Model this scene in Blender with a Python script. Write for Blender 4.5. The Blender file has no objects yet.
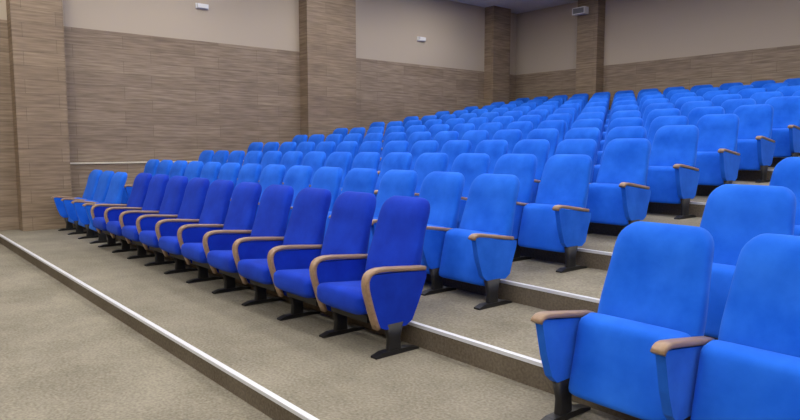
import bpy, math, random
from mathutils import Vector
random.seed(3)
scene = bpy.context.scene
try:
    scene.view_settings.view_transform = 'Standard'
    scene.view_settings.look = 'None'
except Exception as e:
    print(e)

# ---------------------------------------------------------------- constants
H = 1.3
PITCH = math.radians(5.6); YAW = math.radians(40.1)
P = 0.58            # chair pitch
ROWY = 2.32; RS = 0.95; RZ = 0.146; NR = 12
TY = 2.75           # first riser
XW = -11.6; YB = 13.85; XR = 4.2; YF = -4.5; ZC = 4.82; ZF = -0.12

# ---------------------------------------------------------------- materials
def srgb(r, g, b):
    f = lambda c: (c/255/12.92) if c/255 <= 0.04045 else ((c/255+0.055)/1.055)**2.4
    return (f(r), f(g), f(b), 1)

def new_mat(name):
    m = bpy.data.materials.new(name); m.use_nodes = True
    nt = m.node_tree
    b = nt.nodes['Principled BSDF']
    return m, nt, b

def fabric(name, c1, c2, sheen=0.3):
    m, nt, b = new_mat(name)
    tc = nt.nodes.new('ShaderNodeTexCoord')
    oi = nt.nodes.new('ShaderNodeObjectInfo')
    ad = nt.nodes.new('ShaderNodeVectorMath'); ad.operation = 'MULTIPLY_ADD'
    cb = nt.nodes.new('ShaderNodeCombineXYZ')
    for k in range(3): nt.links.new(oi.outputs['Random'], cb.inputs[k])
    ad.inputs[1].default_value = (37, 51, 23)
    nt.links.new(cb.outputs[0], ad.inputs[0]); nt.links.new(tc.outputs['Object'], ad.inputs[2])
    n = nt.nodes.new('ShaderNodeTexNoise'); n.inputs['Scale'].default_value = 5; n.inputs['Detail'].default_value = 5; n.inputs['Roughness'].default_value = 0.55
    r = nt.nodes.new('ShaderNodeValToRGB')
    r.color_ramp.elements[0].position = 0.3; r.color_ramp.elements[0].color = c1
    r.color_ramp.elements[1].position = 0.72; r.color_ramp.elements[1].color = c2
    nt.links.new(ad.outputs[0], n.inputs['Vector'])
    nt.links.new(n.outputs['Fac'], r.inputs['Fac'])
    nt.links.new(r.outputs['Color'], b.inputs['Base Color'])
    b.inputs['Roughness'].default_value = 0.9
    b.inputs['Sheen Weight'].default_value = sheen
    b.inputs['Sheen Tint'].default_value = (0.25, 0.5, 1, 1)
    b.inputs['Specular IOR Level'].default_value = 0.15
    n2 = nt.nodes.new('ShaderNodeTexNoise'); n2.inputs['Scale'].default_value = 350
    bp = nt.nodes.new('ShaderNodeBump'); bp.inputs['Strength'].default_value = 0.12; bp.inputs['Distance'].default_value = 0.002
    nt.links.new(tc.outputs['Object'], n2.inputs['Vector'])
    nt.links.new(n2.outputs['Fac'], bp.inputs['Height'])
    nt.links.new(bp.outputs['Normal'], b.inputs['Normal'])
    return m

def plain(name, c, rough=0.6, metal=0.0, emit=0):
    m, nt, b = new_mat(name)
    n = nt.nodes.new('ShaderNodeTexNoise'); n.inputs['Scale'].default_value = 3
    mx = nt.nodes.new('ShaderNodeMixRGB'); mx.blend_type = 'MULTIPLY'; mx.inputs['Fac'].default_value = 0.10
    mx.inputs['Color1'].default_value = c
    nt.links.new(n.outputs['Fac'], mx.inputs['Color2'])
    nt.links.new(mx.outputs['Color'], b.inputs['Base Color'])
    b.inputs['Roughness'].default_value = rough
    b.inputs['Metallic'].default_value = metal
    if emit:
        b.inputs['Emission Color'].default_value = (1, 0.96, 0.90, 1)
        b.inputs['Emission Strength'].default_value = emit
    return m

def wall_wood(name, ca, cb, cc):
    m, nt, b = new_mat(name)
    g = nt.nodes.new('ShaderNodeNewGeometry')
    s = nt.nodes.new('ShaderNodeSeparateXYZ'); nt.links.new(g.outputs['Position'], s.inputs[0])
    a = nt.nodes.new('ShaderNodeMath'); a.operation = 'ADD'
    nt.links.new(s.outputs['X'], a.inputs[0]); nt.links.new(s.outputs['Y'], a.inputs[1])
    c = nt.nodes.new('ShaderNodeCombineXYZ')
    nt.links.new(a.outputs[0], c.inputs['X']); nt.links.new(s.outputs['Z'], c.inputs['Y'])
    br = nt.nodes.new('ShaderNodeTexBrick')
    br.offset = 0.37; br.inputs['Scale'].default_value = 1.0
    br.inputs['Brick Width'].default_value = 1.25; br.inputs['Row Height'].default_value = 0.21
    br.inputs['Mortar Size'].default_value = 0.003; br.inputs['Mortar Smooth'].default_value = 0.6
    br.inputs['Color1'].default_value = ca; br.inputs['Color2'].default_value = cb
    br.inputs['Mortar'].default_value = cc; br.inputs['Bias'].default_value = 0.0
    nt.links.new(c.outputs[0], br.inputs['Vector'])
    mp = nt.nodes.new('ShaderNodeMapping'); mp.inputs['Scale'].default_value = (1.5, 20, 1)
    nt.links.new(c.outputs[0], mp.inputs['Vector'])
    n = nt.nodes.new('ShaderNodeTexNoise'); n.inputs['Scale'].default_value = 1.6; n.inputs['Detail'].default_value = 6
    nt.links.new(mp.outputs[0], n.inputs['Vector'])
    r = nt.nodes.new('ShaderNodeValToRGB')
    r.color_ramp.elements[0].position = 0.32; r.color_ramp.elements[0].color = (0.60, 0.57, 0.54, 1)
    r.color_ramp.elements[1].position = 0.68; r.color_ramp.elements[1].color = (1.15, 1.14, 1.12, 1)
    nt.links.new(n.outputs['Fac'], r.inputs['Fac'])
    mx = nt.nodes.new('ShaderNodeMixRGB'); mx.blend_type = 'MULTIPLY'; mx.inputs['Fac'].default_value = 0.85
    nt.links.new(br.outputs['Color'], mx.inputs['Color1']); nt.links.new(r.outputs['Color'], mx.inputs['Color2'])
    nt.links.new(mx.outputs['Color'], b.inputs['Base Color'])
    b.inputs['Roughness'].default_value = 0.55
    b.inputs['Specular IOR Level'].default_value = 0.3
    return m

def carpet(name, c1, c2):
    m, nt, b = new_mat(name)
    g = nt.nodes.new('ShaderNodeNewGeometry')
    n = nt.nodes.new('ShaderNodeTexNoise'); n.inputs['Scale'].default_value = 1.3; n.inputs['Detail'].default_value = 7; n.inputs['Roughness'].default_value = 0.7
    n2 = nt.nodes.new('ShaderNodeTexNoise'); n2.inputs['Scale'].default_value = 60; n2.inputs['Detail'].default_value = 3
    for x in (n, n2): nt.links.new(g.outputs['Position'], x.inputs['Vector'])
    mx = nt.nodes.new('ShaderNodeMath'); mx.operation = 'ADD'
    nt.links.new(n.outputs['Fac'], mx.inputs[0]); nt.links.new(n2.outputs['Fac'], mx.inputs[1])
    r = nt.nodes.new('ShaderNodeValToRGB')
    h = nt.nodes.new('ShaderNodeMath'); h.operation = 'MULTIPLY'; h.inputs[1].default_value = 0.5
    nt.links.new(mx.outputs[0], h.inputs[0])
    r.color_ramp.elements[0].position = 0.36; r.color_ramp.elements[0].color = c1
    r.color_ramp.elements[1].position = 0.64; r.color_ramp.elements[1].color = c2
    nt.links.new(h.outputs[0], r.inputs['Fac'])
    nt.links.new(r.outputs['Color'], b.inputs['Base Color'])
    b.inputs['Roughness'].default_value = 0.97; b.inputs['Specular IOR Level'].default_value = 0.1
    bp = nt.nodes.new('ShaderNodeBump'); bp.inputs['Strength'].default_value = 0.3; bp.inputs['Distance'].default_value = 0.005
    nt.links.new(n2.outputs['Fac'], bp.inputs['Height']); nt.links.new(bp.outputs['Normal'], b.inputs['Normal'])
    return m

M_AZ = fabric('azure_velour', srgb(12, 86, 206), srgb(36, 108, 228), 0.25)
M_RO = fabric('royal_velour', srgb(10, 40, 160), srgb(18, 58, 190), 0.15)
M_WOOD, nt, b = new_mat('varnished_beech')
tc = nt.nodes.new('ShaderNodeTexCoord'); mp = nt.nodes.new('ShaderNodeMapping'); mp.inputs['Scale'].default_value = (60, 4, 60)
n = nt.nodes.new('ShaderNodeTexNoise'); n.inputs['Scale'].default_value = 1
r = nt.nodes.new('ShaderNodeValToRGB'); r.color_ramp.elements[0].color = srgb(124, 100, 80); r.color_ramp.elements[1].color = srgb(168, 140, 114)
nt.links.new(tc.outputs['Object'], mp.inputs['Vector']); nt.links.new(mp.outputs[0], n.inputs['Vector'])
nt.links.new(n.outputs['Fac'], r.inputs['Fac']); nt.links.new(r.outputs['Color'], b.inputs['Base Color'])
b.inputs['Roughness'].default_value = 0.35
M_BLK = plain('black_powder_coat', (0.008, 0.008, 0.010, 1), 0.5)
M_WW = wall_wood('wood_wall_panelling', srgb(152, 136, 118), srgb(136, 120, 104), srgb(100, 87, 75))
M_WP = wall_wood('wood_pillar_panelling', srgb(148, 131, 111), srgb(134, 117, 99), srgb(96, 83, 70))
M_PAINT = plain('beige_wall_paint', srgb(184, 171, 154), 0.9)
M_CEIL = plain('white_ceiling_paint', srgb(228, 226, 222), 0.9)
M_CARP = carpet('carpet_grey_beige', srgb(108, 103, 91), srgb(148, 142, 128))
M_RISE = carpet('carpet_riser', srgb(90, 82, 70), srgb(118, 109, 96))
M_STRIP = plain('aluminium_nosing', srgb(212, 215, 222), 0.4, 0.0)
M_WHITE = plain('white_plastic', srgb(225, 225, 225), 0.5)
M_GREY = plain('speaker_grille', srgb(120, 120, 122), 0.6)
M_RAIL = plain('pale_trim', srgb(215, 208, 190), 0.5)
M_LAMP = plain('lamp_diffuser', (0.9, 0.9, 0.9, 1), 0.5, 0, 10.5)

# ---------------------------------------------------------------- mesh builder
class MB:
    def __init__(s): s.v = []; s.f = []; s.m = []; s.s = []; s.mats = []
    def mi(s, mat):
        if mat not in s.mats: s.mats.append(mat)
        return s.mats.index(mat)
    def add(s, vs, fs, mat, smooth=False):
        o = len(s.v); s.v += [tuple(v) for v in vs]; k = s.mi(mat)
        for f in fs:
            s.f.append([i+o for i in f]); s.m.append(k); s.s.append(smooth)
    def box(s, x0, x1, y0, y1, z0, z1, mat):
        vs = [(x, y, z) for z in (z0, z1) for y in (y0, y1) for x in (x0, x1)]
        s.add(vs, [(0,2,3,1),(4,5,7,6),(0,1,5,4),(2,6,7,3),(0,4,6,2),(1,3,7,5)], mat)
    def extr(s, poly, x0, x1, mat, smooth=False):
        n = len(poly)
        vs = [(x0, y, z) for y, z in poly] + [(x1, y, z) for y, z in poly]
        fs = [tuple(range(n)), tuple(range(2*n-1, n-1, -1))]
        s.add(vs, fs, mat)
        s.add(vs, [(i, i+n, (i+1) % n+n, (i+1) % n) for i in range(n)], mat, smooth)
    def loft(s, st, mat, n=28, e=5.0, xc=0.0):
        vs = []; fs = []
        for (y, z, w, t, a) in st:
            for i in range(n):
                th = 2*math.pi*i/n
                c, q = math.cos(th), math.sin(th)
                px = math.copysign(abs(c)**(2/e), c)*w
                pt = math.copysign(abs(q)**(2/e), q)*t
                vs.append((xc+px, y+pt*math.cos(a), z+pt*math.sin(a)))
        for k in range(len(st)-1):
            for i in range(n):
                j = (i+1) % n
                fs.append((k*n+i, k*n+j, (k+1)*n+j, (k+1)*n+i))
        fs.append(tuple(range(n-1, -1, -1)))
        L = (len(st)-1)*n
        fs.append(tuple(range(L, L+n)))
        s.add(vs, fs, mat, True)
    def sweep(s, path, hw, ht, mat, xc=0.0):
        sec = []
        r = min(hw, ht)*0.7
        for cx, cz, a0 in ((hw-r, ht-r, 0), (-hw+r, ht-r, 90), (-hw+r, -ht+r, 180), (hw-r, -ht+r, 270)):
            for k in range(3):
                a = math.radians(a0+45*k); sec.append((cx+r*math.cos(a), cz+r*math.sin(a)))
        n = len(sec); vs = []; fs = []
        for i, p in enumerate(path):
            a = path[max(i-1, 0)]; b = path[min(i+1, len(path)-1)]
            ty, tz = b[0]-a[0], b[1]-a[1]; l = math.hypot(ty, tz); ty /= l; tz /= l
            ny, nz = -tz, ty
            for (u, w) in sec: vs.append((xc+u, p[0]+ny*w, p[1]+nz*w))
        for k in range(len(path)-1):
            for i in range(n):
                j = (i+1) % n; fs.append((k*n+i, k*n+j, (k+1)*n+j, (k+1)*n+i))
        fs.append(tuple(range(n-1, -1, -1))); L = (len(path)-1)*n; fs.append(tuple(range(L, L+n)))
        s.add(vs, fs, mat, True)
    def mesh(s, name):
        me = bpy.data.meshes.new(name); me.from_pydata(s.v, [], s.f)
        for m in s.mats: me.materials.append(m)
        me.polygons.foreach_set('material_index', s.m)
        me.polygons.foreach_set('use_smooth', s.s)
        me.update()
        import bmesh
        bm = bmesh.new(); bm.from_mesh(me); bmesh.ops.recalc_face_normals(bm, faces=bm.faces[:]); bm.to_mesh(me); bm.free()
        return me

def obj(name, me, loc=(0, 0, 0), parent=None):
    o = bpy.data.objects.new(name, me); scene.collection.objects.link(o); o.location = loc
    if parent: o.parent = parent
    return o

# ---------------------------------------------------------------- chair
def bez(p0, p1, p2, p3, n):
    out = []
    for i in range(n+1):
        t = i/n; a = (1-t)**3; b = 3*(1-t)**2*t; c = 3*(1-t)*t*t; d = t**3
        out.append((a*p0[0]+b*p1[0]+c*p2[0]+d*p3[0], a*p0[1]+b*p1[1]+c*p2[1]+d*p3[1]))
    return out

def arm(mb, xc, fab, wrap):
    if wrap:
        top = [(0.47, 0.505), (0.10, 0.522)]
        fr = bez((0.06, 0.525), (0.005, 0.52), (0.01, 0.46), (0.03, 0.40), 6)
        low = bez((0.03, 0.40), (0.06, 0.30), (0.075, 0.24), (0.10, 0.19), 4)[1:]
        poly = top + fr + low + [(0.14, 0.17), (0.31, 0.17), (0.36, 0.20), (0.42, 0.32), (0.48, 0.46), (0.48, 0.50)]
        mb.extr(poly, xc-0.021, xc+0.021, fab)
        path = [(0.47, 0.518), (0.38, 0.526), (0.28, 0.535), (0.16, 0.545), (0.09, 0.547)] + \
            bez((0.06, 0.543), (-0.015, 0.53), (-0.005, 0.46), (0.012, 0.40), 8) + \
            bez((0.012, 0.40), (0.035, 0.32), (0.055, 0.25), (0.085, 0.185), 5)[1:]
        mb.sweep(path, 0.031, 0.014, M_WOOD, xc)
    else:
        poly = [(0.42, 0.465), (0.03, 0.518), (0.02, 0.50), (0.035, 0.44), (0.06, 0.34), (0.10, 0.235), (0.14, 0.20),
                (0.34, 0.19), (0.39, 0.22), (0.42, 0.32), (0.46, 0.42), (0.46, 0.46)]
        mb.extr(poly, xc-0.021, xc+0.021, fab)
        path = [(0.42, 0.480), (0.30, 0.498), (0.14, 0.522), (0.06, 0.532), (0.03, 0.531), (0.01, 0.522), (0.0, 0.508)]
        mb.sweep(path, 0.030, 0.013, M_WOOD, xc)
    mb.loft([(0.22, 0.0, 0.022, 0.055, 0), (0.22, 0.03, 0.022, 0.052, 0), (0.22, 0.10, 0.022, 0.045, 0), (0.22, 0.20, 0.024, 0.075, 0)], M_BLK, 16, 5, xc)
    mb.extr([(0.06, 0.0), (0.41, 0.0), (0.41, 0.012), (0.32, 0.03), (0.12, 0.03), (0.06, 0.012)], xc-0.028, xc+0.028, M_BLK)

def back(mb, fab, z1):
    st = []
    z0 = 0.30
    L = z1-z0
    N = 24
    for i in range(N+1):
        t = i/N
        t = 0.5-0.5*math.cos(math.pi*t)
        z = z0+L*t
        y = 0.405+0.13*t+0.055*t*t
        tilt = 0.20
        W = 0.252 if t < 0.4 else 0.252-0.034*((t-0.4)/0.6)**1.3
        r = 0.085; d = z1-z
        if d < r: W = W-r+math.sqrt(max(r*r-(r-d)**2, 0))
        r2 = 0.03; d = z-z0
        if d < r2: W = W-r2+math.sqrt(max(r2*r2-(r2-d)**2, 0))
        T = 0.044+0.016*math.exp(-((t-0.32)/0.16)**2)+0.014*math.exp(-((t-0.84)/0.10)**2)
        for dd, rr in ((z1-z, 0.045), (z-z0, 0.04)):
            if dd < rr: T = T-rr+math.sqrt(max(rr*rr-(rr-dd)**2, 0))
        st.append((y, z, max(W, 0.02), max(T, 0.004), tilt))
    mb.loft(st, fab, 32, 4.2)

def seat_down(mb, fab):
    st = []
    N = 16; y0, y1 = -0.02, 0.44
    for i in range(N+1):
        t = 0.5-0.5*math.cos(math.pi*i/N)
        y = y0+(y1-y0)*t
        z = 0.335-0.03*t
        T = 0.078-0.012*t
        W = 0.252
        r = 0.05; d = y-y0
        if d < r:
            k = math.sqrt(max(r*r-(r-d)**2, 0)); W = W-r+k; T = T-r+k
        d = y1-y; r = 0.03
        if d < r:
            k = math.sqrt(max(r*r-(r-d)**2, 0)); W = W-r+k; T = T-r+k
        st.append((y, z, W, max(T, .01), math.pi/2))
    mb.loft(st, fab, 32, 4.5)
    mb.box(-0.2, 0.2, 0.08, 0.42, 0.20, 0.245, M_BLK)
    mb.box(-0.27, 0.27, 0.27, 0.31, 0.215, 0.24, M_BLK)

def seat_up(mb, fab):
    st = []
    N = 16; z0, z1 = 0.145, 0.505
    for i in range(N+1):
        t = 0.5-0.5*math.cos(math.pi*i/N)
        z = z0+(z1-z0)*t
        y = 0.245+0.075*t
        T = 0.070-0.012*t
        W = 0.256
        for d, r in ((z-z0, 0.03), (z1-z, 0.03)):
            if d < r:
                k = math.sqrt(max(r*r-(r-d)**2, 0)); W = W-r+k; T = T-r+k
        st.append((y, z, W, max(T, .01), 0.18))
    mb.loft(st, fab, 36, 7)
    mb.box(-0.27, 0.27, 0.28, 0.32, 0.19, 0.22, M_BLK)

def chair(name, fab, down, both):
    mb = MB()
    back(mb, fab, 0.955 if down else 0.937)
    (seat_down if down else seat_up)(mb, fab)
    arm(mb, P/2, fab, down)
    if both: arm(mb, -P/2, fab, down)
    return mb.mesh(name)

ME = {}
for down in (0, 1):
    for both in (0, 1):
        ME[(down, both)] = chair('chair_mesh_%d%d' % (down, both), M_RO if down else M_AZ, down, both)

def put(cx, row, down, both):
    obj('auditorium_chair', ME[(down, both)], (cx, ROWY+RS*row, RZ*row))

XA = -3.08
for k in range(10): put(XA-P/2-P*k, 0, 1, k == 9)
for k in range(3): put(-9.28-P/2-P*k, 0, 0, k == 2)
for r_ in range(1, NR):
    for k in range(14): put(XA-.03-P/2-P*k, r_, 0, k == 13)
for r_ in range(NR):
    for k in range(6): put(-1.80+P/2+P*k, r_, 0, k == 0)

# ---------------------------------------------------------------- room
def boxobj(name, *a):
    mb = MB(); mb.box(*a); return obj(name, mb.mesh(name))

boxobj('floor', XW-.2, XR+.2, YF-.2, 1.6, ZF-.2, ZF, M_CARP)
mb = MB()
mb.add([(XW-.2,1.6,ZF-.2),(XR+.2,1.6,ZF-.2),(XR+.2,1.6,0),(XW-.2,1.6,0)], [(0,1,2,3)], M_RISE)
mb.add([(XW-.2,1.6,0),(XR+.2,1.6,0),(XR+.2,TY,0),(XW-.2,TY,0)], [(0,1,2,3)], M_CARP)
for i in range(1, NR):
    y0 = TY+RS*(i-1); y1 = TY+RS*i if i < NR-1 else YB+.2
    z0 = RZ*(i-1); z1 = RZ*i
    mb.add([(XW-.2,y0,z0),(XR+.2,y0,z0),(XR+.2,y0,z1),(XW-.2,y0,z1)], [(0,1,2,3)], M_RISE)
    mb.add([(XW-.2,y0,z1),(XR+.2,y0,z1),(XR+.2,y1,z1),(XW-.2,y1,z1)], [(0,1,2,3)], M_CARP)
obj('floor_tiers', mb.mesh('floor_tiers'))
for i in range(0, NR):
    y0 = 1.6 if i == 0 else TY+RS*(i-1); z1 = RZ*i
    m2 = MB()
    m2.extr([(y0-.004, z1-.018), (y0-.004, z1+.003), (y0+.03, z1+.003), (y0+.03, z1-.001), (y0-.0005, z1-.001), (y0-.0005, z1-.018)], XW+.01, XR-.01, M_STRIP)
    obj('trim_%d' % (i+1), m2.mesh('trim'))

ZW = 3.21
def wall(name, x0, x1, y0, y1):
    mb = MB(); mb.box(x0, x1, y0, y1, ZF-.2, ZW, M_WW); mb.box(x0, x1, y0, y1, ZW, ZC, M_PAINT)
    return obj(name, mb.mesh(name))
wall('wall_left', XW-.2, XW, YF-.2, YB+.2)
wall('wall_back', XW, XR, YB, YB+.2)
wall('wall_right', XR, XR+.2, YF-.2, YB+.2)
wall('wall_front', XW, XR, YF-.2, YF)
boxobj('ceiling', XW-.2, XR+.2, YF-.2, YB+.2, ZC, ZC+.15, M_CEIL)
boxobj('pillar', XW, XW+.3, 1.95, 2.66, ZF, ZC, M_WP)
boxobj('pillar', XW, XW+.3, 7.10, 8.30, ZF, ZC, M_WP)
boxobj('pillar', XW, XW+.3, 12.6, 13.25, ZF, ZC, M_WP)
boxobj('pillar', -9.48, -8.92, YB-.3, YB, ZF, ZC, M_WP)
boxobj('pillar', -2.6, -1.8, YB-.3, YB, ZF, ZC, M_WP)
boxobj('trim_21', XW, XW+.025, 2.66, 7.10, 1.01, 1.035, M_RAIL)

def fitting(name, y, z, w, h):
    mb = MB(); X = XW+.004
    mb.box(X, X+.03, y-w/2, y+w/2, z-h/2, z+h/2, M_WHITE)
    mb.extr([(y-w/2*.85, z-h/2*.8), (y+w/2*.85, z-h/2*.8), (y+w/2*.85, z+h/2*.8), (y-w/2*.85, z+h/2*.8)], X+.03, X+.07, M_WHITE)
    me = mb.mesh(name)
    c = Vector((X, y, z))
    for v in me.vertices: v.co -= c
    obj(name, me, c)
fitting('emergency_light', 5.05, 3.83, .24, .09)
fitting('emergency_light', 10.4, 3.80, .24, .10)
mb = MB()
mb.box(-9.48, -9.13, YB-.52, YB-.36, 4.40, 4.56, M_WHITE)
mb.box(-9.34, -9.26, YB-.36, YB-.3, 4.44, 4.52, M_BLK)
mb.box(-9.45, -9.16, YB-.525, YB-.52, 4.42, 4.54, M_GREY)
obj('wall_speaker', mb.mesh('wall_speaker'))

lm = MB()
lm.box(-.72, .72, -.62, .62, -.05, 0, M_WHITE)
lm.box(-.68, .68, -.58, .58, -.056, -.05, M_LAMP)
lme = lm.mesh('ceiling_lamp')
for x in (-9.6, -6.6, -3.4, -0.2, 2.8):
    for y in (-3.2, -.8, 1.6, 4.4, 7.4, 10.4):
        obj('ceiling_lamp', lme, (x, y, ZC))

# ---------------------------------------------------------------- world + camera
w = bpy.data.worlds.new('world'); scene.world = w; w.use_nodes = True
w.node_tree.nodes['Background'].inputs[0].default_value = (0.8, 0.85, 0.9, 1)
w.node_tree.nodes['Background'].inputs[1].default_value = 0.3
cam = bpy.data.cameras.new('camera'); co = bpy.data.objects.new('camera', cam); scene.collection.objects.link(co)
cam.lens = 29.25; cam.sensor_width = 36; cam.clip_start = .05
d = Vector((-math.cos(YAW)*math.cos(PITCH), math.sin(YAW)*math.cos(PITCH), -math.sin(PITCH)))
co.location = (0, 0, H); co.rotation_euler = d.to_track_quat('-Z', 'Y').to_euler()
scene.camera = co
